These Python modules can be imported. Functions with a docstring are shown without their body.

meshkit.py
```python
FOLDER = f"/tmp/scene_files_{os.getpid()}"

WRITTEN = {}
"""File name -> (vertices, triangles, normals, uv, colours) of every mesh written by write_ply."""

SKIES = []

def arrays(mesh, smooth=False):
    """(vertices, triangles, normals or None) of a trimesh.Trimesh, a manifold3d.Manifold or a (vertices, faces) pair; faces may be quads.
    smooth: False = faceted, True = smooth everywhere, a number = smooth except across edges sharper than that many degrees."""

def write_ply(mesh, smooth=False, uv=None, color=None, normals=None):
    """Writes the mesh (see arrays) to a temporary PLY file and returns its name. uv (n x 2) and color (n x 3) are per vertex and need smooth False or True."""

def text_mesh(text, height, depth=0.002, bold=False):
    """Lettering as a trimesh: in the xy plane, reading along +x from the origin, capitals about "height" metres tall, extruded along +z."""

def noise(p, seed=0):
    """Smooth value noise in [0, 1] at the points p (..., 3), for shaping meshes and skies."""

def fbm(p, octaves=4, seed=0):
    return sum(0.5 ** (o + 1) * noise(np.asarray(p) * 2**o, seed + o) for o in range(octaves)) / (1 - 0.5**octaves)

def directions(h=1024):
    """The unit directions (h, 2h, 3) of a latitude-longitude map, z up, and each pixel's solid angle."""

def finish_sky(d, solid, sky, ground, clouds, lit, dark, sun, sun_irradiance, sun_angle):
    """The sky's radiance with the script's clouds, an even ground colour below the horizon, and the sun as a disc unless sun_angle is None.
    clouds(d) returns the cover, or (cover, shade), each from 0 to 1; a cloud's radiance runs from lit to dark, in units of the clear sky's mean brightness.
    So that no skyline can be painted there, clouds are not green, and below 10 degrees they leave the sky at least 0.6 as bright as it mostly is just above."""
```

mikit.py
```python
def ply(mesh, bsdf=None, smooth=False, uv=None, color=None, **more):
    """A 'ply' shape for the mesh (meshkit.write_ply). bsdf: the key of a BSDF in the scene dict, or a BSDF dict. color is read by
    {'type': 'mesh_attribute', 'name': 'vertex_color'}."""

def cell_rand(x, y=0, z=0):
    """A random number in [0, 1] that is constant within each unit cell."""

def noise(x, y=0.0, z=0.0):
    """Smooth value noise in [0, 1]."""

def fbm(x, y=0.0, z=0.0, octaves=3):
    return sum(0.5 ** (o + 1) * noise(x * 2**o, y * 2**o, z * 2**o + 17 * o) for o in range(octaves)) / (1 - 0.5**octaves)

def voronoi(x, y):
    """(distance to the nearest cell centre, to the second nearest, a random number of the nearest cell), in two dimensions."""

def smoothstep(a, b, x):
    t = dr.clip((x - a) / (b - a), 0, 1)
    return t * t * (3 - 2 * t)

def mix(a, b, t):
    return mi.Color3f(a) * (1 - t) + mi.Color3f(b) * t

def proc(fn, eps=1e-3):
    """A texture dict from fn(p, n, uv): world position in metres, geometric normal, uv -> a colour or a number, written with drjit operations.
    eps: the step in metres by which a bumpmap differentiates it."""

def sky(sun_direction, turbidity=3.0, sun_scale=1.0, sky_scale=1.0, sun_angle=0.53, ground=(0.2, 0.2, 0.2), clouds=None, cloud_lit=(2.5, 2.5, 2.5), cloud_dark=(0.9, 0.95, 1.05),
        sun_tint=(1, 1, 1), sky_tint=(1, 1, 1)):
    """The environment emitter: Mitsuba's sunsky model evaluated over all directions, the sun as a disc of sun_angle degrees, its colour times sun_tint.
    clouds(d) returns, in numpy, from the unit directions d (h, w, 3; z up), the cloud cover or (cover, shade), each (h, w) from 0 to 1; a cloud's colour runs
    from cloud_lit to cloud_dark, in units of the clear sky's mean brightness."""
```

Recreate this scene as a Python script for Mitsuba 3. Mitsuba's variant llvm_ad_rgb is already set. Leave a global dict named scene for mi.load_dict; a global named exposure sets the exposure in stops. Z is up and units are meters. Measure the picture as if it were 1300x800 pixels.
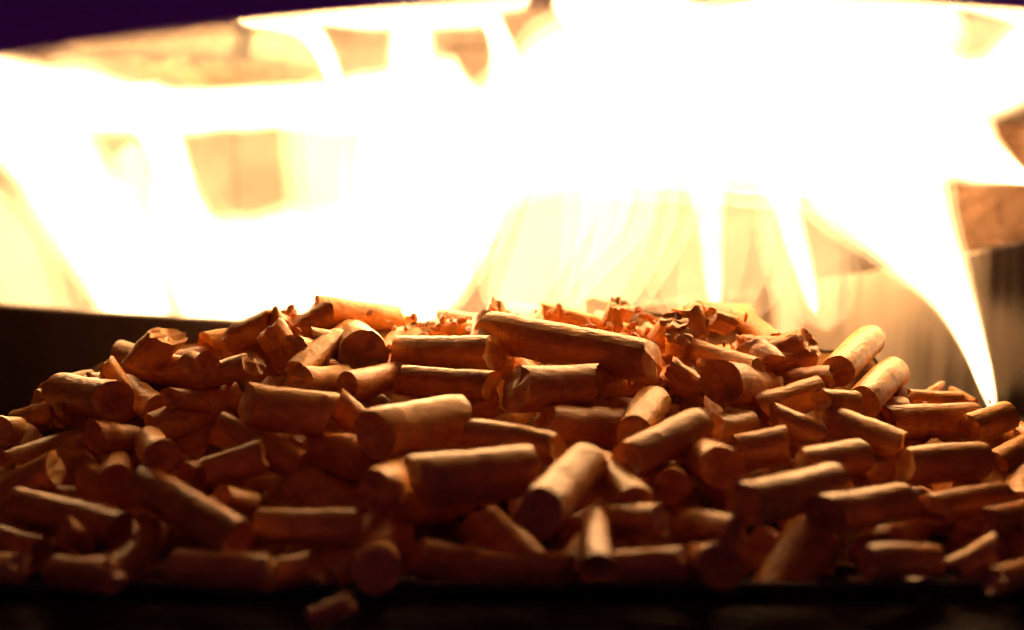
import math, numpy as np, trimesh, mitsuba as mi, drjit as dr, mikit, meshkit
from shapely.geometry import Polygon, box as sbox
from mikit import noise, fbm, smoothstep, mix
T = mi.ScalarTransform4f
RNG = np.random.default_rng(7)

# ------------------------------------------------------------------ camera, light, exposure
EYE = np.array([0.0, 0.0, 0.0463]); PITCH = math.radians(7.0); FOV = 40.0
FWD = np.array([0, math.cos(PITCH), -math.sin(PITCH)]); UP = np.array([0, math.sin(PITCH), math.cos(PITCH)]); RIGHT = np.array([1.0, 0, 0])
FLEN = 650.0 / math.tan(math.radians(FOV / 2))
exposure = 0.62
scene, labels = {}, {}
scene['camera'] = {'type': 'thinlens', 'fov': FOV, 'fov_axis': 'x', 'aperture_radius': 0.0020, 'focus_distance': 0.178, 'near_clip': 0.004, 'far_clip': 5.0,
                   'to_world': T().look_at(EYE.tolist(), (EYE + FWD).tolist(), [0, 0, 1])}
scene['violet_fill'] = {'type': 'constant', 'radiance': {'type': 'rgb', 'value': [0.014, 0.0033, 0.018]}}   # added dim violet ambient from the camera's side, tints the arch
FLAME_COLOUR = np.array([1.0, 0.56, 0.22])

def at(px, py, D):
    """The point at depth D (metres along the lens axis) seen at photo pixel (px, py): how sizes measured in the photo become metres."""
    return EYE + D * (FWD + RIGHT * ((px - 650.0) / FLEN) + UP * ((400.0 - py) / FLEN))

def on_y(px, py, y):
    d = FWD + RIGHT * ((px - 650.0) / FLEN) + UP * ((400.0 - py) / FLEN)
    return EYE + d * (y / d[1])

# ------------------------------------------------------------------ materials
def rgb(*c): return {'type': 'rgb', 'value': list(c)}

def wood(dark, tone, seed):
    # uv in millimetres: u round the pellet, v along it (each pellet has its own stretch of v)
    def colour(p, n, uv):
        a = fbm(uv.x * 0.55, uv.y * 0.30 + seed, 0.0, 2)
        s = noise(uv.x * 3.2, uv.y * 1.1, seed)
        one = mikit.cell_rand(uv.x * 0 + seed, dr.floor(uv.y / 100.0))
        t = smoothstep(0.15, 0.85, 0.6 * a + 0.4 * s) * 0.75 + 0.5 * (one - 0.4)
        crack = smoothstep(0.10, 0.02, dr.abs(noise(uv.y * 0.55, uv.x * 0.12, seed + 5.0) - 0.5))
        return mi.Color3f(mix(dark, tone, dr.clip(t, 0, 1)) * (1 - 0.14 * crack))
    def height(p, n, uv):
        return 0.55 * noise(uv.x * 3.2, uv.y * 1.1, seed) + 0.45 * fbm(uv.x * 1.4, uv.y * 2.2, seed, 2)
    return {'type': 'bumpmap', 'scale': 0.00011, 'tex': mikit.proc(height, 6e-5),
            'bsdf': {'type': 'principled', 'base_color': mikit.proc(colour), 'roughness': 0.42, 'specular': 0.4}}

scene['wood_pale'] = wood((0.57, 0.235, 0.055), (0.85, 0.435, 0.12), 3.0)
scene['wood_tan'] = wood((0.52, 0.19, 0.040), (0.80, 0.365, 0.092), 31.0)
scene['wood_brown'] = wood((0.40, 0.13, 0.028), (0.68, 0.285, 0.068), 57.0)
WOODS = ['wood_pale', 'wood_pale', 'wood_tan', 'wood_brown']

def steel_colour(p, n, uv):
    soot_and_shade = fbm(p.x * 60, p.y * 60, p.z * 45, 3)
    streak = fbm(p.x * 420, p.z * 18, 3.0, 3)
    soot_and_shade = soot_and_shade + 0.75 * smoothstep(0.035, -0.012, p.x + 0.02 * (soot_and_shade - 0.5)) + 0.55 * smoothstep(0.076, 0.084, p.x) * smoothstep(0.30, 0.75, fbm(p.x * 75 + 3.3, p.z * 75, 1.0, 2))  # left end: the plate's shade put into its colour; right end: soot blotches
    c = mix((0.48, 0.40, 0.335), (0.045, 0.026, 0.022), smoothstep(0.45, 0.80, 0.6 * soot_and_shade + 0.4 * streak))
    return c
def steel_rough(p, n, uv): return 0.28 + 0.30 * fbm(p.x * 300, p.y * 80, p.z * 25, 2)
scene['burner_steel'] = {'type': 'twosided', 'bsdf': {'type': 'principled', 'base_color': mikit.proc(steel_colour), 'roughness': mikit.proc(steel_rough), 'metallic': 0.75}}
def black_colour(p, n, uv): return mix((0.018, 0.012, 0.009), (0.05, 0.032, 0.022), fbm(p.x * 300, p.y * 300, p.z * 300, 3))
scene['sooty_steel'] = {'type': 'twosided', 'bsdf': {'type': 'principled', 'base_color': mikit.proc(black_colour), 'roughness': 0.85, 'specular': 0.12}}
def arch_colour(p, n, uv): return mix((0.72, 0.17, 0.74), (0.92, 0.28, 0.95), fbm(p.x * 70, p.y * 70, p.z * 70, 3))  # violet of the veiling flare put into the steel's colour
scene['flare_tinted_steel'] = {'type': 'twosided', 'bsdf': {'type': 'principled', 'base_color': mikit.proc(arch_colour), 'roughness': 0.5, 'metallic': 0.25}}
def brick_colour(p, n, uv):
    a = fbm(p.x * 110, p.y * 110, p.z * 110, 2); s = noise(p.x * 1400, p.y * 1400, p.z * 1400)
    return mi.Color3f(mix((0.29, 0.23, 0.205), (0.38, 0.305, 0.275), smoothstep(0.25, 0.75, a)) * (0.88 + 0.24 * s))
def brick_height(p, n, uv): return fbm(p.x * 500, p.y * 500, p.z * 500, 2)
scene['firebrick'] = {'type': 'bumpmap', 'scale': 0.0006, 'tex': mikit.proc(brick_height, 2e-4), 'bsdf': {'type': 'diffuse', 'reflectance': mikit.proc(brick_colour)}}
def rust_colour(p, n, uv):
    a = fbm(p.x * 90, p.y * 90, p.z * 90, 2)
    return mix((0.22, 0.12, 0.075), (0.42, 0.25, 0.17), smoothstep(0.3, 0.7, a))
def pale_colour(p, n, uv): return mix((0.60, 0.46, 0.34), (0.80, 0.68, 0.54), fbm(p.x * 260, p.y * 260, p.z * 260, 2))
scene['pale_brick'] = {'type': 'bumpmap', 'scale': 0.0006, 'tex': mikit.proc(brick_height, 2e-4), 'bsdf': {'type': 'diffuse', 'reflectance': mikit.proc(pale_colour)}}
scene['scorched_brick'] = {'type': 'bumpmap', 'scale': 0.0006, 'tex': mikit.proc(brick_height, 2e-4), 'bsdf': {'type': 'diffuse', 'reflectance': mikit.proc(rust_colour)}}
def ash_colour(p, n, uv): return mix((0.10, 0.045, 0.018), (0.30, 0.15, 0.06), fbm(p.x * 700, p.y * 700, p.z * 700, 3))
def liner_colour(p, n, uv): return mix((0.05, 0.015, 0.007), (0.10, 0.034, 0.016), fbm(p.x * 150, p.y * 150, p.z * 150, 2))
scene['bounce_liner'] = {'type': 'twosided', 'bsdf': {'type': 'diffuse', 'reflectance': mikit.proc(liner_colour)}}  # red-brown chosen for the warm bounce of the added liner
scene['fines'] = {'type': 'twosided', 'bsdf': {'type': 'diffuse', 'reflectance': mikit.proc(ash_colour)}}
scene['hot_gas'] = {'type': 'thindielectric', 'int_ior': 1.0003, 'ext_ior': 1.0}

# ------------------------------------------------------------------ helpers
def key_of(name):
    if name not in scene and name not in labels: return name
    k = 1
    while f'{name}_{k:03d}' in scene or f'{name}_{k:03d}' in labels: k += 1
    return f'{name}_{k:03d}'

def put(name, mesh, bsdf, parent=None, smooth=False, **more):
    k = key_of(f'{parent}__{name}' if parent else name)
    scene[k] = mikit.ply(mesh, bsdf, smooth=smooth, **more)
    return k

def chamfer_box(x0, x1, y0, y1, z0, z1, c=0.0008):
    import manifold3d as m3
    pts = []
    for ax in range(3):
        lo = np.array([x0, y0, z0]) + c; hi = np.array([x1, y1, z1]) - c
        lo[ax] -= c; hi[ax] += c
        pts += [(a, b, d) for a in (lo[0], hi[0]) for b in (lo[1], hi[1]) for d in (lo[2], hi[2])]
    return m3.Manifold.hull_points(np.array(pts, np.float32))

def extrude_y(poly, y0, y1):
    """A shapely polygon in x, z extruded along y."""
    m = trimesh.creation.extrude_polygon(poly, y1 - y0, engine='earcut')
    v = m.vertices.copy()
    m.vertices = np.column_stack([v[:, 0], y1 - v[:, 2], v[:, 1]])
    return m

# ------------------------------------------------------------------ the setting and the burner
# black apron and the fire tray's floor
hearth = chamfer_box(-0.16, 0.16, 0.02, 0.36, -0.020, -0.012)
put('hearth_floor', hearth, 'sooty_steel'); labels['hearth_floor'] = {'kind': 'structure', 'label': 'dark sooty hearth floor below the burner'}

labels['fire_tray'] = {'label': 'sooty steel fire tray holding the heap of wood pellets', 'category': 'burner tray'}
put('floor_plate', chamfer_box(-0.125, 0.125, 0.098, 0.246, -0.004, 0.0, 0.0004), 'sooty_steel', 'fire_tray')
# front lip: a low folded edge with scuffs
lipc = on_y(650, 757, 0.1385)
lip_pts = [(-0.12, 0.0), (0.12, 0.0)]
put('front_lip', chamfer_box(-0.122, 0.122, 0.1385, 0.1400, 0.0002, 0.0016, 0.0003), 'sooty_steel', 'fire_tray')
for px0, px1 in ((310, 345), (505, 530), (615, 640), (800, 835), (905, 930), (1080, 1105), (1150, 1180), (1208, 1240), (1278, 1306)):
    a, b = on_y(px0, 757, 0.139)[0], on_y(px1, 757, 0.139)[0]
    put('lip_burr', chamfer_box(a, b, 0.1386, 0.1399, 0.0017, 0.0021, 0.00015), 'burner_steel', 'fire_tray')
# rear weir: a thin plate bowed away from the camera, with the hollow top edge of the photo
edge = [(-420, 330), (-200, 366), (0, 388), (120, 396), (250, 404), (360, 409), (480, 409), (620, 402), (800, 386), (950, 370), (1110, 345), (1215, 325), (1300, 306), (1450, 268), (1700, 200)]
ex, ey = zip(*edge)
xs = np.linspace(-420, 1700, 90)
top = np.array([on_y(x, np.interp(x, ex, ey), 0.2365 - 0.000000004 * (x - 600) ** 2) for x in xs])
def weir():
    v, f = [], []
    for p in top:
        for dy, z in ((0, -0.003), (0, p[2] - 0.0004), (0.0004, p[2]), (0.0026, p[2]), (0.003, p[2] - 0.0004), (0.003, -0.003)):
            v.append((p[0], p[1] + dy, z))
    n = 6
    for i in range(len(top) - 1):
        for j in range(n):
            a, b, c, d = i * n + j, i * n + (j + 1) % n, (i + 1) * n + (j + 1) % n, (i + 1) * n + j
            f += [(a, b, c), (a, c, d)]
    m = trimesh.Trimesh(v, f, process=False)
    return m
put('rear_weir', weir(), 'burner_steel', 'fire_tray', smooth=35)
labels['fire_tray__rear_weir'] = {'label': 'curved rear plate, shade painted in at left and fire-lit at right'}

# mouth of the stove: a thick arch close to the camera
labels['mouth_arch'] = {'label': 'dark steel arch across the top of the opening, violet flare put into its colour', 'category': 'stove arch'}
apex = on_y(875, 2, 0.100)
ang = np.linspace(0, math.pi, 80)
A_, B_ = 0.118, 0.0455
hole = Polygon([(apex[0] + A_ * math.cos(t), apex[2] - B_ + B_ * math.sin(t)) for t in ang] + [(apex[0] - A_, -0.05), (apex[0] + A_, -0.05)])
plate = sbox(-0.16, -0.0118, 0.18, 0.13).difference(hole)
put('arch_plate', extrude_y(plate, 0.100, 0.1012), 'flare_tinted_steel', 'mouth_arch')
put('bounce_liner', extrude_y(plate.buffer(-0.0004), 0.1013, 0.1024), 'bounce_liner', 'mouth_arch')  # added unseen backing: stops violet bounce, throws warm fill on the heap

# firebox round the flames
labels['firebox'] = {'label': 'pale firebrick chamber glowing behind and around the flames', 'category': 'firebox'}
put('ceiling_slab', chamfer_box(-0.16, 0.18, 0.107, 0.352, 0.118, 0.130), 'sooty_steel', 'firebox')
put('side_slab', chamfer_box(-0.160, -0.148, 0.107, 0.352, -0.0118, 0.1178), 'sooty_steel', 'firebox')
put('side_slab', chamfer_box(0.168, 0.180, 0.107, 0.352, -0.0118, 0.1178), 'sooty_steel', 'firebox')
put('rear_slab', chamfer_box(-0.1478, 0.1678, 0.306, 0.314, -0.0118, 0.1178), 'scorched_brick', 'firebox')
YW = 0.292
zr = on_y(650, 268, YW)[2]
BW, BH = 0.047, 0.0335
for r in range(-2, 3):
    for c in range(-4, 5):
        x0 = c * BW + (0.5 * BW if r % 2 else 0) - 0.010
        x0c, x1c = max(x0, -0.147), min(x0 + BW - 0.0002, 0.167)
        if x1c - x0c < 0.006: continue
        z0 = zr + r * BH; z1 = min(z0 + BH - 0.0002, 0.1175); z0 = max(z0, -0.0115)
        if z1 - z0 < 0.004: continue
        dy = RNG.uniform(-0.0002, 0.0002)
        put('brick', chamfer_box(x0c, x1c, YW + dy, YW + 0.0138, z0, z1, 0.0002), 'firebrick', 'firebox')

def rough_block(pts, y0, y1, seed, amp=0.0012):
    poly = Polygon([(lambda q: (q[0], q[2]))(on_y(a, b, y0)) for a, b in pts])
    m = extrude_y(poly, y0, y1)
    for _ in range(5): m = m.subdivide()
    d = np.stack([meshkit.fbm(m.vertices * 380 + seed + 13 * k, 3) for k in range(3)], 1) - 0.5
    m.vertices = m.vertices + d * amp * 2
    return m
labels['baffle_block'] = {'label': 'rough sloping firebrick ledge under the arch at upper left', 'category': 'firebrick'}
put('upper_course', rough_block([(70, 42), (300, 20), (292, 74), (120, 66)], 0.277, 0.290, 3), 'pale_brick', 'baffle_block')
put('upper_course', rough_block([(322, 22), (372, 34), (420, 92), (318, 78)], 0.275, 0.290, 5), 'pale_brick', 'baffle_block')
put('ragged_edge', rough_block([(100, 67), (230, 75), (330, 80), (432, 98), (430, 109), (330, 106), (250, 101), (170, 86)], 0.270, 0.290, 9, 0.0022), 'scorched_brick', 'baffle_block')

# right-hand scorched blocks
LAB1 = {'label': 'brown scorched block at the right edge beside the flame', 'category': 'firebrick'}
put('scorched_block', rough_block([(1192, 250), (1235, 236), (1420, 226), (1440, 330), (1215, 330)], 0.262, 0.285, 21, 0.0008), 'scorched_brick'); labels['scorched_block'] = LAB1
LAB2 = {'label': 'small brown scorched block above the flame tip at right', 'category': 'firebrick'}
put('scorched_block', rough_block([(1266, 200), (1285, 160), (1420, 140), (1430, 226), (1300, 226)], 0.268, 0.285, 25, 0.0008), 'scorched_brick'); labels['scorched_block_001'] = LAB2

# ------------------------------------------------------------------ the heap
SX = [-200, -50, 0, 60, 150, 270, 400, 520, 700, 800, 930, 1010, 1090, 1150, 1260, 1350, 1500]
SY = [575, 540, 520, 482, 434, 415, 378, 396, 388, 386, 388, 430, 422, 482, 514, 545, 590]
def heap_depth(px, py):
    s = np.interp(px, SX, SY)
    ridge = 0.195 - 0.000012 * abs(px - 680) / 1.0
    w = np.clip((770 - py) / (770 - s), -0.25, 1.1)
    return 1.0 / (1 / 0.143 + (1 / ridge - 1 / 0.143) * w)

# end points of each pellet's axis in the photo, its width there, how far each end comes towards the camera (mm), how ragged it is, and what it looks like
P = [
 (-6,548,24,550,44,6,-8,1,'pellet end at the far left edge of the heap beside a dark hollow'),
 (26,540,80,522,46,0,0,1,'short pale-topped pellet near the left edge below the dark rear plate'),
 (78,496,145,507,52,0,5,1,'pellet at upper left with its dark round end towards the right'),
 (62,502,112,488,40,-5,-6,1,'pellet tucked behind the dark-ended pellet at upper left'),
 (160,492,200,522,40,-2,0,1,'short tan pellet right of the dark round end at upper left'),
 (155,452,268,478,44,-4,-2,1,'long pale pellet lying on the left shoulder of the heap against the dark plate'),
 (268,477,322,462,34,2,4,1,'dark stub of pellet right of the long pale shoulder pellet'),
 (262,438,330,428,38,-6,-6,1,'ragged pellet on the left crest where heap meets the white flame'),
 (320,425,382,466,34,-7,-4,2,'pale splintered pellet on the crest left of the tallest corner'),
 (216,506,262,512,30,2,2,1,'small bright tan pellet chip below the shoulder pellet'),
 (192,548,300,502,50,0,0,0,'pellet rising to the right below the small bright chip'),
 (314,514,418,526,62,6,6,0,'big dark-fronted pellet left of centre with lit upper edge'),
 (274,541,380,592,46,4,4,0,'pellet slanting down to the right under the big dark pellet'),
 (262,602,335,578,46,5,3,1,'dark pellet with thin lit upper edge below the slanting pellet'),
 (206,578,190,560,46,7,-6,1,'round pellet end facing out above the long slanting lower left pellet'),
 (180,614,302,686,58,9,7,0,'long pellet with bright top edge slanting down through the lower left'),
 (-22,640,70,594,50,4,4,0,'pellet at the left edge sloping up to a lit flat end'),
 (22,640,152,672,50,6,5,0,'long pellet with bright upper edge near the lower left corner'),
 (82,672,116,692,36,8,6,1,'short bright stub under the long lower left pellet'),
 (74,726,142,731,48,7,9,1,'rounded pellet stub low in the left corner'),
 (150,724,202,674,44,4,3,1,'dim pellet leaning up to the right in the lower left'),
 (222,719,342,727,50,9,8,0,'bright-topped pellet lying level along the bottom left'),
 (-10,682,50,698,38,5,5,1,'very dark pellet at the left edge near the bottom'),
 (-25,726,22,722,40,6,6,1,'dull red pellet at the bottom left corner edge'),
 (326,668,456,669,52,6,6,0,'dim level pellet below the big dark pellet at lower left centre'),
 (278,632,318,642,42,3,3,1,'short dim pellet with a lit corner above the dim level pellet'),
 (148,610,150,585,46,6,-8,1,'dim round pellet end left of the long slanting pellet'),
 (356,728,402,720,46,6,5,1,'barely lit pellet at the bottom left of centre'),
 (478,724,480,700,62,9,-6,1,'faint round pellet end facing out at bottom centre left'),
 (398,786,440,768,32,0,0,2,'dull red broken pellet fallen in front of the tray lip'),
 (16,588,102,560,38,0,-2,1,'reddish pellet under the left edge stubs'),
 (120,554,168,562,46,4,-2,1,'dark pellet end in the hollow below the dark round end at upper left'),
 (402,392,502,404,38,-4,-6,2,'tallest pellet with a square left corner at the top of the heap'),
 (372,428,420,398,40,-4,-6,2,'crumbly pellet leaning up to the tallest corner'),
 (376,472,432,428,34,2,-2,1,'thin pellet rising to the right below the tallest corner'),
 (462,450,440,432,64,5,-8,2,'ragged pellet end facing out with a bright rim near the top left of centre'),
 (380,482,440,478,36,-1,-1,2,'pellet lying level behind the big dark pellet'),
 (440,490,502,476,40,2,0,2,'broken pellet below the bright-rimmed end'),
 (470,402,520,412,26,-9,-9,2,'dark chip on the crest right of the tallest corner'),
 (505,449,628,449,52,2,3,0,'level pellet at top centre left of the biggest pellet'),
 (558,403,612,412,28,-9,-9,2,'small brown pellet standing out on the crest at top centre'),
 (556,418,614,420,28,-5,-5,2,'bright yellowish pellet chip on the crest beside the biggest pellet'),
 (622,420,828,460,60,5,4,0,'biggest pellet, long and reddish, lying across the top of the heap'),
 (690,397,814,430,30,-5,-5,1,'thin pellet lying behind the biggest pellet'),
 (748,386,802,404,34,-8,-8,3,'crumbled charred pellet on the crest at top centre right'),
 (652,393,690,398,26,-10,-10,2,'tiny chip on the crest above the biggest pellet'),
 (508,482,624,490,44,4,4,0,'level pellet with bright top edge under the top centre pellet'),
 (474,552,584,532,70,8,8,0,'large dark pellet left of centre with a lit upper rim'),
 (424,508,470,548,42,4,4,1,'short bright pellet between two big dark pellets'),
 (596,520,640,502,44,0,0,1,'short red-brown pellet right of the large dark pellet'),
 (655,494,752,490,64,9,4,1,'thick pellet at centre with its bright flat end turned left'),
 (752,492,812,486,54,0,-2,1,'pellet right behind the thick centre pellet'),
 (690,542,792,546,60,2,2,1,'wide dim reddish pellet below the thick centre pellet'),
 (596,551,710,572,46,7,6,0,'pellet with bright upper edge at centre sloping down right'),
 (530,612,668,598,74,13,12,0,'large near-black pellet at centre with a bright thin top edge'),
 (480,624,522,598,62,12,2,1,'dark pellet end facing out left of the near-black centre pellet'),
 (404,575,470,582,64,3,3,1,'very dark pellet left of the near-black centre pellet'),
 (686,650,746,586,64,15,9,0,'brightest tilted pellet at lower centre with a flat cut end'),
 (762,596,806,642,56,5,6,0,'dark pellet with a lit edge behind the brightest tilted pellet'),
 (755,662,760,718,42,11,12,1,'pellet standing upright at lower centre right'),
 (764,662,840,660,44,6,6,0,'level pellet with lit top right of the upright pellet'),
 (786,722,870,716,48,9,8,1,'lit pellet at the bottom right of the upright pellet'),
 (915,719,872,712,60,11,-3,1,'dark round pellet end with lit rim at bottom right of centre'),
 (616,724,722,722,46,8,8,1,'dim pellet along the bottom with its right end lit'),
 (806,550,830,508,50,6,2,0,'dark round-topped pellet right of centre'),
 (794,588,884,542,58,9,6,0,'dark pellet sloping up to the right with a lit lower left end'),
 (904,546,950,540,46,2,0,1,'lit orange pellet stub below the arched pellet end'),
 (916,486,962,492,62,6,-3,2,'pellet end with a bright arched rim at upper right of centre'),
 (826,424,882,450,36,-3,-5,2,'crumbling pellet at the top right of the biggest pellet'),
 (850,472,892,500,42,0,0,3,'crumbly orange lump between biggest pellet and arched end'),
 (824,492,872,474,38,0,-2,2,'rough orange pellet under the right end of the biggest pellet'),
 (890,402,942,405,44,-7,-9,3,'crumbling pellet on the right crest against the bright plate'),
 (938,404,984,436,34,-7,-6,2,'pellet sloping down the right side of the crest'),
 (936,441,1032,444,36,-4,-4,1,'level orange pellet at the right end of the crest'),
 (878,442,962,468,30,2,3,1,'bright slim pellet above the arched pellet end'),
 (962,464,1032,456,36,0,0,1,'reddish pellet under the level crest pellet'),
 (1064,472,1104,432,46,1,-1,0,'tilted pellet with rounded tip standing up on the right'),
 (1096,512,1136,472,46,4,1,0,'palest pellet leaning on the right slope of the heap'),
 (1002,483,1056,479,34,0,0,1,'small bright pellet left of the tilted round-tipped pellet'),
 (1042,508,1082,510,32,3,2,1,'short pale stub below the tilted round-tipped pellet'),
 (960,520,1030,500,48,2,0,1,'red pellet right of the arched end'),
 (984,534,1040,556,46,4,4,1,'pellet with bright curved upper edge right of centre'),
 (1050,534,1144,568,46,5,6,0,'pellet with a lit ridge running down to a dark end at right'),
 (1128,537,1240,534,50,1,1,0,'level pellet with a crack across it on the right slope'),
 (1150,506,1216,509,26,-4,-4,2,'slim splintered pellet behind the cracked level pellet'),
 (1176,500,1196,488,10,-5,-6,2,'pale splinter sticking up on the right slope'),
 (1204,498,1236,516,22,-4,-4,2,'small charred chip left of the foot of the thin flame'),
 (1232,544,1280,527,42,3,1,1,'bright pellet where the thin flame touches down'),
 (1146,594,1246,586,54,7,6,0,'bright-topped level pellet near the right edge'),
 (1262,592,1316,564,42,3,2,1,'pellet at the right edge beside the bright-topped pellet'),
 (1282,548,1330,566,40,-3,-3,1,'pellet cut off by the right edge below the thin flame'),
 (940,576,1000,564,54,5,5,1,'pellet with bright left top and dark right end, right of centre'),
 (917,594,872,572,60,10,-2,1,'black round pellet end facing out right of centre'),
 (1018,592,1094,579,48,6,8,1,'pellet with lit top and black end on the right'),
 (944,640,1062,612,60,11,10,0,'long pellet with broad bright top at lower right'),
 (1048,652,1146,636,54,9,9,2,'ragged pellet lit at its left corner in the lower right'),
 (1180,648,1278,630,44,6,6,1,'dim pellet with lit upper edge near right edge'),
 (1254,662,1306,650,38,6,6,1,'dull pellet at the right edge, lower half'),
 (1102,714,1192,713,46,8,9,1,'pellet along the bottom right with a lit right end'),
 (1214,726,1262,700,46,7,6,1,'dim pellet rising to the right in the bottom right corner'),
 (1262,738,1306,726,38,8,8,1,'small lit pellet in the bottom right corner'),
 (864,668,932,674,46,6,6,1,'dim pellet below the black round end'),
 (852,618,850,596,50,7,-6,1,'softly lit round pellet end right of the brightest tilted pellet'),
 (236,604,292,596,40,0,0,1,'dark red pellet in the gap above the long slanting pellet'),
 (1094,612,1140,596,44,1,0,1,'brown pellet behind the ragged lower right pellet'),
]
def catmull_noise(v, k, s): return meshkit.noise(v * k + s) - 0.5

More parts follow.
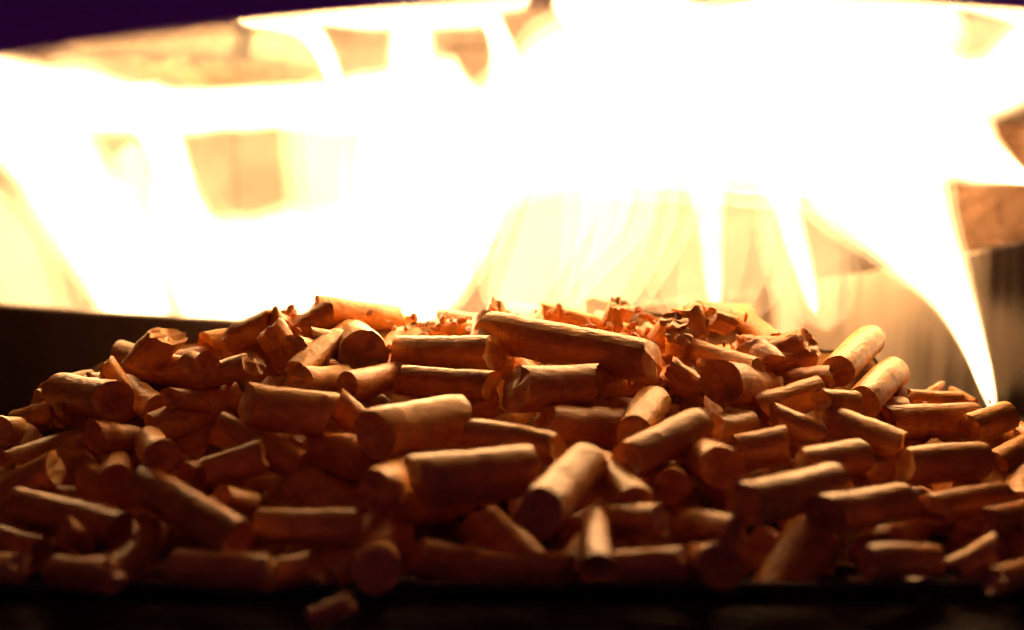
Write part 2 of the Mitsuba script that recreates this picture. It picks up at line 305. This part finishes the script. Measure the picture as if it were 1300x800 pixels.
def pellet_mesh(L, r, seed, ragged):
    """A pressed-wood pellet along z from 0 to L: slightly bent, cracked across, with snapped ends. Returns mesh and uv (mm)."""
    g = np.random.default_rng(1000 + seed)
    n, m = 24, max(10, int(L / 0.0009))
    am = [0.2, 0.55, 1.0, 1.8][ragged]
    a = np.linspace(0, 2 * np.pi, n + 1)
    t = np.linspace(0, 1, m)
    prof = np.ones(m)
    for _ in range(int(g.integers(1, 3 + ragged))):
        prof -= g.uniform(0.02, 0.06) * np.exp(-((t - g.uniform(0.1, 0.9)) * L / 0.0006) ** 2)
    bend = g.uniform(-0.02, 0.02, 2) * L
    circ = np.column_stack([np.cos(a), np.sin(a)])
    squash = g.uniform(0.0, 0.07)
    endz = []
    for q in range(2):
        tl = g.uniform(-0.28, 0.28, 2) * (1 + 0.4 * ragged)
        e = meshkit.fbm(np.column_stack([circ * 2.2, np.full(n + 1, seed * 3.1 + 50 * q)]), 4) - 0.5
        endz.append(r * (circ @ tl) + (0.0011 + 0.0008 * am) * e)
    V, UV, F = [], [], []
    for i, tt in enumerate(t):
        off = bend * 4 * tt * (1 - tt)
        z = tt * L + endz[0] * max(0, 1 - tt * 3) + endz[1] * max(0, tt * 3 - 2)
        rr = r * prof[i] * (0.975 if i in (0, m - 1) else 1.0)
        V.append(np.column_stack([circ * rr * np.array([1, 1 - squash]) + off, z]))
        UV.append(np.column_stack([a * r * 1e3, z * 1e3 + 100.0 * seed + 20]))
    w = n + 1
    for i in range(m - 1):
        for j in range(n):
            p, q, s_, u = i * w + j, i * w + j + 1, (i + 1) * w + j + 1, (i + 1) * w + j
            F += [(p, q, s_), (p, s_, u)]
    V, UV = [np.vstack(V)], [np.vstack(UV)]
    d = meshkit.fbm(V[0] * np.array([420, 420, 260]) + seed * 7.3, 4) - 0.5
    d2 = meshkit.noise(V[0] * np.array([1500, 1500, 900]) + seed * 3.3) - 0.5
    rad = V[0][:, :2] / np.linalg.norm(V[0][:, :2], axis=1, keepdims=True)
    V[0][:, :2] += rad * ((0.03 + 0.06 * am) * r * 2 * d + (0.010 + 0.022 * am) * r * 2 * d2)[:, None]
    o = len(V[0])
    for q, rim in ((0, V[0][:w]), (1, V[0][-w:])):
        mid = rim[:-1].mean(0); sgn = 1 if q == 0 else -1
        cup = g.uniform(-0.15, 0.35) * r
        for f in (1.0, 0.72, 0.42, 0.0):
            v = mid + (rim - mid) * f
            v[:, 2] += sgn * cup * (1 - f * f)
            if f < 1: v[:, 2] += (meshkit.fbm(v * np.array([800, 800, 0]) + seed + 9 * q, 3) - 0.5) * 0.0008 * (1 + am)
            V.append(v); UV.append(np.column_stack([v[:, 0] * 1e3, v[:, 1] * 1e3 + 100.0 * seed + 20]))
        for i in range(3):
            for j in range(n):
                p, qq, s_, u = o + i * w + j, o + i * w + j + 1, o + (i + 1) * w + j + 1, o + (i + 1) * w + j
                F += [(p, s_, qq), (p, u, s_)] if q == 0 else [(p, qq, s_), (p, s_, u)]
        o += 4 * w
    return trimesh.Trimesh(np.vstack(V), F, process=False), np.vstack(UV)

# where the pellets lie: on the heap's slope, then pushed apart along depth until they rest against each other
FILL = 120
frng = np.random.default_rng(11); trng = np.random.default_rng(3)
ends, rad, order = [], [], []
for (x1, y1, x2, y2, w, e1, e2, rg, lab) in P:
    d1, d2 = heap_depth(x1, y1) - e1 * 1e-3, heap_depth(x2, y2) - e2 * 1e-3
    if abs(e1 - e2) < 3 and w > 25:
        tw = trng.choice([-1, 1]) * trng.uniform(0.001, 0.0035); d1, d2 = d1 + tw, d2 - tw
    if lab.startswith('dull red broken'): d1 = d2 = 0.1325
    ends.append((at(x1, y1, d1), at(x2, y2, d2)))
    rad.append(0.94 * 0.5 * w * 0.5 * (d1 + d2) / FLEN)
    order.append(0.5 * (y1 + y2) + 6 * (e1 + e2))
NP = len(P)
for i in range(FILL):
    px = frng.uniform(-60, 1360); s = np.interp(px, SX, SY); py = frng.uniform(s + 34, 735)
    c = at(px, py, heap_depth(px, py) + frng.uniform(0.006, 0.0095))
    a = frng.uniform(0, 2 * math.pi); L = frng.uniform(0.008, 0.017)
    d = np.array([math.cos(a), 0.9 * math.sin(a), 0.4 * math.sin(a) + frng.uniform(-0.25, 0.25)]); d /= np.linalg.norm(d)
    ends.append((c - d * L / 2, c + d * L / 2)); rad.append(0.0030 * frng.uniform(0.92, 1.06)); order.append(py - 2000)
ends, rad, order = np.array(ends), np.array(rad), np.array(order)
K = 7
tt = np.linspace(0, 1, K)[None, :, None]
first = ends.copy(); rad0 = rad.copy(); scale = np.ones(len(ends))
for it in range(70):
    E_ = EYE + (first - EYE) * scale[:, None, None]
    S = E_[:, :1] * (1 - tt) + E_[:, 1:] * tt
    dist = np.full((len(S), len(S)), 9.0)
    for a in range(K):
        for b in range(K):
            dist = np.minimum(dist, np.linalg.norm(S[:, None, a] - S[None, :, b], axis=-1))
    r_ = rad0 * scale
    pen = np.clip(r_[:, None] + r_[None, :] - 0.0009 - dist, 0, 0.004); np.fill_diagonal(pen, 0)
    front = (order[:, None] > order[None, :])
    mean = np.linalg.norm(E_.mean(1) - EYE, axis=1)
    push = np.where(front, -pen, pen)
    push[:NP, NP:] = 0
    move = np.clip(push.sum(1) * 0.16, -0.0006, 0.0006)
    pull = (1 - scale) * mean * 0.05
    scale = np.clip(scale + (move + pull) / mean, 0.955, np.where(np.arange(len(scale)) < NP, 1.07, 1.03))
E_ = EYE + (first - EYE) * scale[:, None, None]
r_ = rad0 * scale

HEAP = 'wood pellets in the burning heap'
KEEP = [1, 2, 3, 5, 6, 9, 11, 13, 14, 15, 17, 19, 20, 21, 23, 25, 26, 27, 28, 29, 30, 31, 32, 36, 37, 39, 40, 42, 43, 44, 46, 48, 49, 50, 51, 53, 55, 56, 58, 60, 61, 62, 63, 64, 65, 67, 70, 71, 72, 73, 74, 75, 76, 77, 81, 82, 83, 85, 87, 90, 91, 95, 96, 97, 98, 100, 101, 102, 106, 108, 110, 115, 116, 117, 118, 119]
def place_pellet(i, label, ragged, group):
    p0, p1 = E_[i]; d = p1 - p0; L = float(np.linalg.norm(d)); d = d / L
    m, uv = pellet_mesh(L, float(r_[i]), i, ragged)
    M = trimesh.geometry.align_vectors([0, 0, 1], d); spin = trimesh.transformations.rotation_matrix(frng2.uniform(0, 6.28), [0, 0, 1])
    M = M @ spin; M[:3, 3] = p0
    m.apply_transform(M)
    name = 'splinter' if 'splinter ' in label else 'wood_pellet'
    k = put(name, m, WOODS[int(frng2.integers(0, 4))] if ragged < 3 else 'wood_brown', smooth=True, uv=uv)
    labels[k] = {'label': label, 'category': 'splinter' if name == 'splinter' else 'wood pellet', 'group': group}
frng2 = np.random.default_rng(5)
for i, row in enumerate(P): place_pellet(i, row[8], row[7], HEAP)
for i in range(NP, NP + FILL):
    if KEEP is None or (i - NP) in KEEP: place_pellet(i, 'wood pellet wedged deep in a gap under the top layer', 1, 'pellets deep in the gaps of the heap')

# short broken fragments on the crest
grng = np.random.default_rng(77)
for i in range(22):
    px = grng.uniform(300, 1010) if i < 17 else grng.uniform(40, 300); py = np.interp(px, SX, SY) + grng.uniform(6, 62)
    c = at(px, py, heap_depth(px, py) - grng.uniform(0.000, 0.003)); L = grng.uniform(0.0028, 0.0055)
    m, uv = pellet_mesh(L, grng.uniform(0.0015, 0.0026), 400 + i, 2)
    M = trimesh.transformations.random_rotation_matrix(grng.uniform(size=3)); m.apply_transform(M); m.apply_translation(c - M[:3, 2] * L / 2)
    k = put('pellet_fragment', m, WOODS[int(grng.integers(0, 4))], smooth=True, uv=uv)
    labels[k] = {'label': 'small broken pellet fragment lying among the pellets of the crest', 'category': 'wood pellet fragment', 'group': 'broken fragments on the crest of the heap'}

# broken bits and dust that fill the heap between the pellets
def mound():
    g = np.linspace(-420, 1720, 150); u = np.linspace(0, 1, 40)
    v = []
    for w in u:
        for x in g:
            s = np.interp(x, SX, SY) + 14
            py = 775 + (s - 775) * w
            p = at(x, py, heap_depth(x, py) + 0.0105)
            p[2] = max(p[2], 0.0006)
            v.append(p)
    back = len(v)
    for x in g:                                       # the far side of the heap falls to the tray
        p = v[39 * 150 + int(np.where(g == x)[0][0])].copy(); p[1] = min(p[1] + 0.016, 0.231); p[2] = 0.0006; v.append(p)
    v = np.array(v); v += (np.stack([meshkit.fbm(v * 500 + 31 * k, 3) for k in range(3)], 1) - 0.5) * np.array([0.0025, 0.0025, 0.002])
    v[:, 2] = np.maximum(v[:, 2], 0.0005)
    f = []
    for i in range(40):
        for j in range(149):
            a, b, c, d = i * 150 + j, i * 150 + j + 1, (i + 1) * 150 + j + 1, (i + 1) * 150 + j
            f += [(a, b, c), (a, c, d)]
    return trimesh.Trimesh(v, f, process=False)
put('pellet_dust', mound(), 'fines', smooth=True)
labels['pellet_dust'] = {'kind': 'stuff', 'label': 'dark wood dust and crumbs filling the gaps between pellets', 'category': 'wood dust'}

# small broken bits lying on and between the pellets
def crumbs():
    g = np.random.default_rng(21); V, F, o = [], [], 0
    for i in range(320):
        px = g.uniform(-20, 1320); s = np.interp(px, SX, SY)
        py = s + 22 + (750 - s) * g.uniform(0, 1) ** 1.8
        if g.uniform() < 0.5: px = g.uniform(350, 1010); py = np.interp(px, SX, SY) + g.uniform(4, 90)
        c = at(px, py, heap_depth(px, py) + g.uniform(-0.0010, 0.0025))
        b = trimesh.creation.icosphere(2, 1.0)
        v = b.vertices * (0.7 + 0.6 * meshkit.noise(b.vertices * 1.6 + 9.1 * i))[:, None] * np.array([g.uniform(0.9, 2.0), g.uniform(0.6, 1.0), g.uniform(0.5, 0.9)]) * g.uniform(0.00025, 0.00075)
        v = v @ trimesh.transformations.random_rotation_matrix(g.uniform(size=3))[:3, :3].T + c
        V.append(v); F.append(b.faces + o); o += len(v)
    return trimesh.Trimesh(np.vstack(V), np.vstack(F), process=False)
put('wood_crumbs', crumbs(), 'wood_tan')
labels['wood_crumbs'] = {'kind': 'stuff', 'label': 'small splinters and crumbs of broken pellet scattered over the heap', 'category': 'wood crumbs'}

# ------------------------------------------------------------------ flames: nested shells of glowing gas that add up towards the core
HALO, CORE = ((1.26, 0.05), (1.08, 0.12), (0.92, 0.28)), 0.76
scene['glowing_soot'] = {'type': 'diffuse', 'reflectance': rgb(0.03, 0.02, 0.015)}
def stroke(points, k, seed, ratio=0.6, rough=0.22, fade=(1.0, 1.0)):
    """One tongue of fire through (px, py, depth, radius px); k: how bright its core is."""
    p = np.array([list(at(x, y, D)) + [r * D / FLEN] for x, y, D, r in points])
    s = np.linspace(0, len(p) - 1, 8 * (len(p) - 1) + 1)
    q = np.clip(np.floor(s).astype(int), 0, len(p) - 2); u = (s - q)[:, None]
    e = np.vstack([2 * p[0] - p[1], p, 2 * p[-1] - p[-2]])
    a, b, c, d = (e[q + i] for i in range(4))
    line = 0.5 * (2 * b + (c - a) * u + (2 * a - 5 * b + 4 * c - d) * u ** 2 + (3 * b - a - 3 * c + d) * u ** 3)
    cen, rr = line[:, :3], np.maximum(line[:, 3], 1e-5)
    N = len(cen); w = np.linspace(0, 1, N)
    cap = np.sqrt(np.clip(1 - np.abs(2 * w - 1) ** 10, 0, 1)); rr = np.maximum(rr * cap, 2e-5)
    tan = np.gradient(cen, axis=0); tan /= np.linalg.norm(tan, axis=1, keepdims=True)
    side = np.cross(tan, FWD); side /= np.linalg.norm(side, axis=1, keepdims=True) + 1e-9
    dep = np.cross(side, tan)
    n = 20; ang = np.arange(n) * 2 * np.pi / n
    base = side[:, None] * np.cos(ang)[None, :, None] + ratio * dep[:, None] * np.sin(ang)[None, :, None]
    raw = cen[:, None] + base * rr[:, None, None]
    bump = 1 + rough * 2 * (meshkit.fbm(raw.reshape(-1, 3) * np.array([130, 130, 60]) + seed * 5.7, 3).reshape(N, n) - 0.5)
    i, j = np.meshgrid(np.arange(N - 1), np.arange(n), indexing='ij')
    A, B, Cc, Dd = i * n + j, i * n + (j + 1) % n, (i + 1) * n + (j + 1) % n, (i + 1) * n + j
    F = np.stack([A, B, Cc, A, Cc, Dd], -1).reshape(-1, 3)
    tri = raw.reshape(-1, 3)[F]
    nrm = np.cross(tri[:, 1] - tri[:, 0], tri[:, 2] - tri[:, 0])
    if (np.einsum('ij,ij->i', tri.mean(1) - cen[np.clip(F.min(1) // n, 0, N - 1)], nrm)).sum() < 0: F = F[:, ::-1]
    thin = k < 4
    def shell(f, lum):
        v = ((cen + (cen.mean(0) - cen) * (1 - f) * 0.06)[:, None] + base * (rr[:, None] * bump * f)[..., None]).reshape(-1, 3)
        lum = lum * np.interp(w, [0, 1], fade)[:, None] * (1 + (0.2 if thin else 0.5) * (meshkit.fbm(v * np.array([260, 260, 40]) + seed, 2).reshape(N, n) - 0.5))
        return v, F, (lum[..., None] * FLAME_COLOUR).reshape(-1, 3)
    halo = [shell(f, k * q) for f, q in (HALO if not thin else ((1.12, 0.33), (0.82, 0.34), (0.48, 0.33)))]
    return halo, ([] if thin else [shell(CORE, 0.9 * k)])

def flame(label, strokes):
    k = key_of('flame')
    got = [stroke(**s) for s in strokes]
    for name, bsdf, q in (('halo', 'hot_gas', 0), ('core', 'glowing_soot', 1)):
        for g in got:
            if not g[q]: continue
            o, V, F, C = 0, [], [], []
            for v, f, c in g[q]:
                V.append(v); F.append(f + o); C.append(c); o += len(v)
            put(name, (np.vstack(V), np.vstack(F)), bsdf, k, smooth=True, color=np.vstack(C),
                emitter={'type': 'area', 'radiance': {'type': 'mesh_attribute', 'name': 'vertex_color'}})
    labels[k] = {'label': label, 'category': 'flame', 'group': 'flames of the pellet fire'}

def S(points, k, seed, **kw): return dict(points=points, k=k, seed=seed, **kw)
flame('broad white flame sweeping from upper left down behind the dark plate', [
    S([(-90, 60, .262, 60), (10, 130, .258, 58), (84, 235, .256, 54), (140, 320, .254, 48), (182, 420, .252, 40), (200, 470, .252, 20)], 9, 1)])
flame('second white flame just left of the square glowing gap, beside the sweeping one', [
    S([(170, 110, .258, 40), (212, 190, .256, 22), (226, 260, .254, 28), (258, 350, .252, 46), (290, 440, .252, 30)], 8, 2)])
flame('level white flame curl above the square glowing gap', [
    S([(-80, 120, .222, 34), (80, 125, .218, 38), (200, 140, .209, 28), (330, 136, .207, 27), (460, 132, .207, 36), (600, 110, .212, 60)], 8, 3)])
flame('white flame rolling along the plate below the square glowing gap', [
    S([(230, 350, .250, 50), (330, 338, .240, 62), (430, 336, .216, 62), (530, 330, .206, 58), (590, 300, .206, 30)], 11, 4)])
flame('great white flame filling the centre above the heap', [
    S([(520, 410, .206, 40), (540, 310, .208, 78), (560, 190, .216, 98), (570, 150, .226, 60), (568, 128, .236, 30)], 12, 5),
    S([(560, 240, .244, 60), (640, 180, .234, 70), (740, 120, .218, 90), (830, 90, .209, 100), (920, 60, .206, 80)], 9, 6)])
flame('huge white flame spreading along the top right of the opening', [
    S([(640, 190, .236, 50), (780, 150, .214, 90), (920, 140, .207, 100), (1060, 130, .205, 110), (1190, 110, .206, 90)], 9, 7),
    S([(700, 0, .222, 30), (800, 10, .216, 60), (880, 60, .210, 60), (1060, 40, .206, 90), (1140, 20, .206, 80), (1200, -20, .206, 60)], 8, 8),
    S([(420, -10, .238, 20), (560, -6, .236, 24), (680, -14, .234, 30)], 8, 27),
    S([(1180, 60, .272, 40), (1245, 45, .272, 50), (1320, 30, .272, 40)], 0.8, 32),  # faint glow added to brighten the wall patch here
    S([(1160, -20, .214, 30), (1240, -2, .214, 16), (1330, 22, .214, 20)], 8, 28)])
flame('white flame at right narrowing to a thin tail on the heap', [
    S([(1060, 120, .215, 60), (1110, 215, .213, 84), (1162, 300, .211, 52), (1210, 380, .208, 24), (1240, 450, .204, 13), (1262, 525, .198, 7)], 9, 9, rough=0.1)])
flame('pointed white flame reaching to the right edge', [
    S([(1120, 190, .21, 70), (1200, 180, .208, 56), (1250, 205, .206, 30), (1300, 226, .204, 9), (1330, 232, .204, 4)], 8, 10, rough=0.1),
    S([(1160, 110, .222, 50), (1250, 112, .222, 38), (1310, 80, .222, 46), (1400, 40, .222, 50)], 8, 11)])
flame('soft white tongue hanging right of centre over the crest', [
    S([(885, 130, .216, 40), (895, 220, .212, 26), (902, 300, .206, 15), (908, 400, .200, 8)], 2.6, 12, rough=0.15)])
flame('narrow soft tongue left of the right-hand flame', [
    S([(970, 150, .216, 46), (995, 250, .214, 20), (1014, 320, .210, 14), (1036, 400, .206, 7)], 3.0, 13, rough=0.15)])
flame('thin streak of white flame under the arch at upper left', [
    S([(300, 18, .246, 14), (370, 24, .246, 18), (405, 55, .246, 12), (430, 112, .246, 9)], 7, 14, rough=0.08),
    S([(330, 8, .246, 14), (440, 14, .246, 20), (560, 10, .244, 26), (640, -4, .24, 30)], 8, 15),
    S([(524, 20, .25, 22), (522, 70, .25, 26), (526, 120, .25, 26)], 8, 16, rough=0.1),
    S([(606, -6, .25, 12), (634, 50, .25, 13), (650, 120, .25, 26)], 8, 17, rough=0.1),
    S([(60, 70, .262, 30), (180, 66, .262, 40), (300, 64, .262, 44), (430, 80, .262, 44), (580, 80, .262, 40)], 0.45, 29)])  # last stroke: faint glow added over the ledge to make it paler
flame('soft yellow flames rising low behind the crest of the heap', [
    S([(640, 410, .203, 40), (680, 340, .202, 70), (720, 250, .204, 96), (760, 150, .208, 70)], 1.5, 18, rough=0.14),
    S([(740, 410, .203, 40), (775, 340, .201, 60), (800, 250, .202, 74), (800, 150, .206, 50)], 1.2, 19, rough=0.14),
    S([(880, 420, .203, 40), (900, 350, .201, 84), (915, 250, .203, 84), (920, 160, .206, 50)], 0.6, 21, rough=0.14),
    S([(1000, 450, .206, 16), (1000, 380, .206, 20), (985, 300, .206, 24), (975, 220, .206, 24)], 0.7, 22, rough=0.2),
    S([(1050, 420, .226, 30), (1044, 320, .226, 44), (1034, 220, .226, 40)], 0.5, 30, rough=0.2)])  # last stroke: glow added to brighten the stripe of bare wall
flame('faint yellow flame at the left edge above the dark plate', [
    S([(40, 430, .258, 70), (30, 360, .258, 60), (10, 300, .258, 50), (-40, 240, .258, 30)], 1.3, 24),
    S([(180, 430, .262, 30), (185, 300, .262, 30), (165, 180, .262, 30)], 1.8, 25),
    S([(410, 150, .262, 50), (415, 215, .262, 52), (420, 290, .262, 50)], 1.8, 26)])
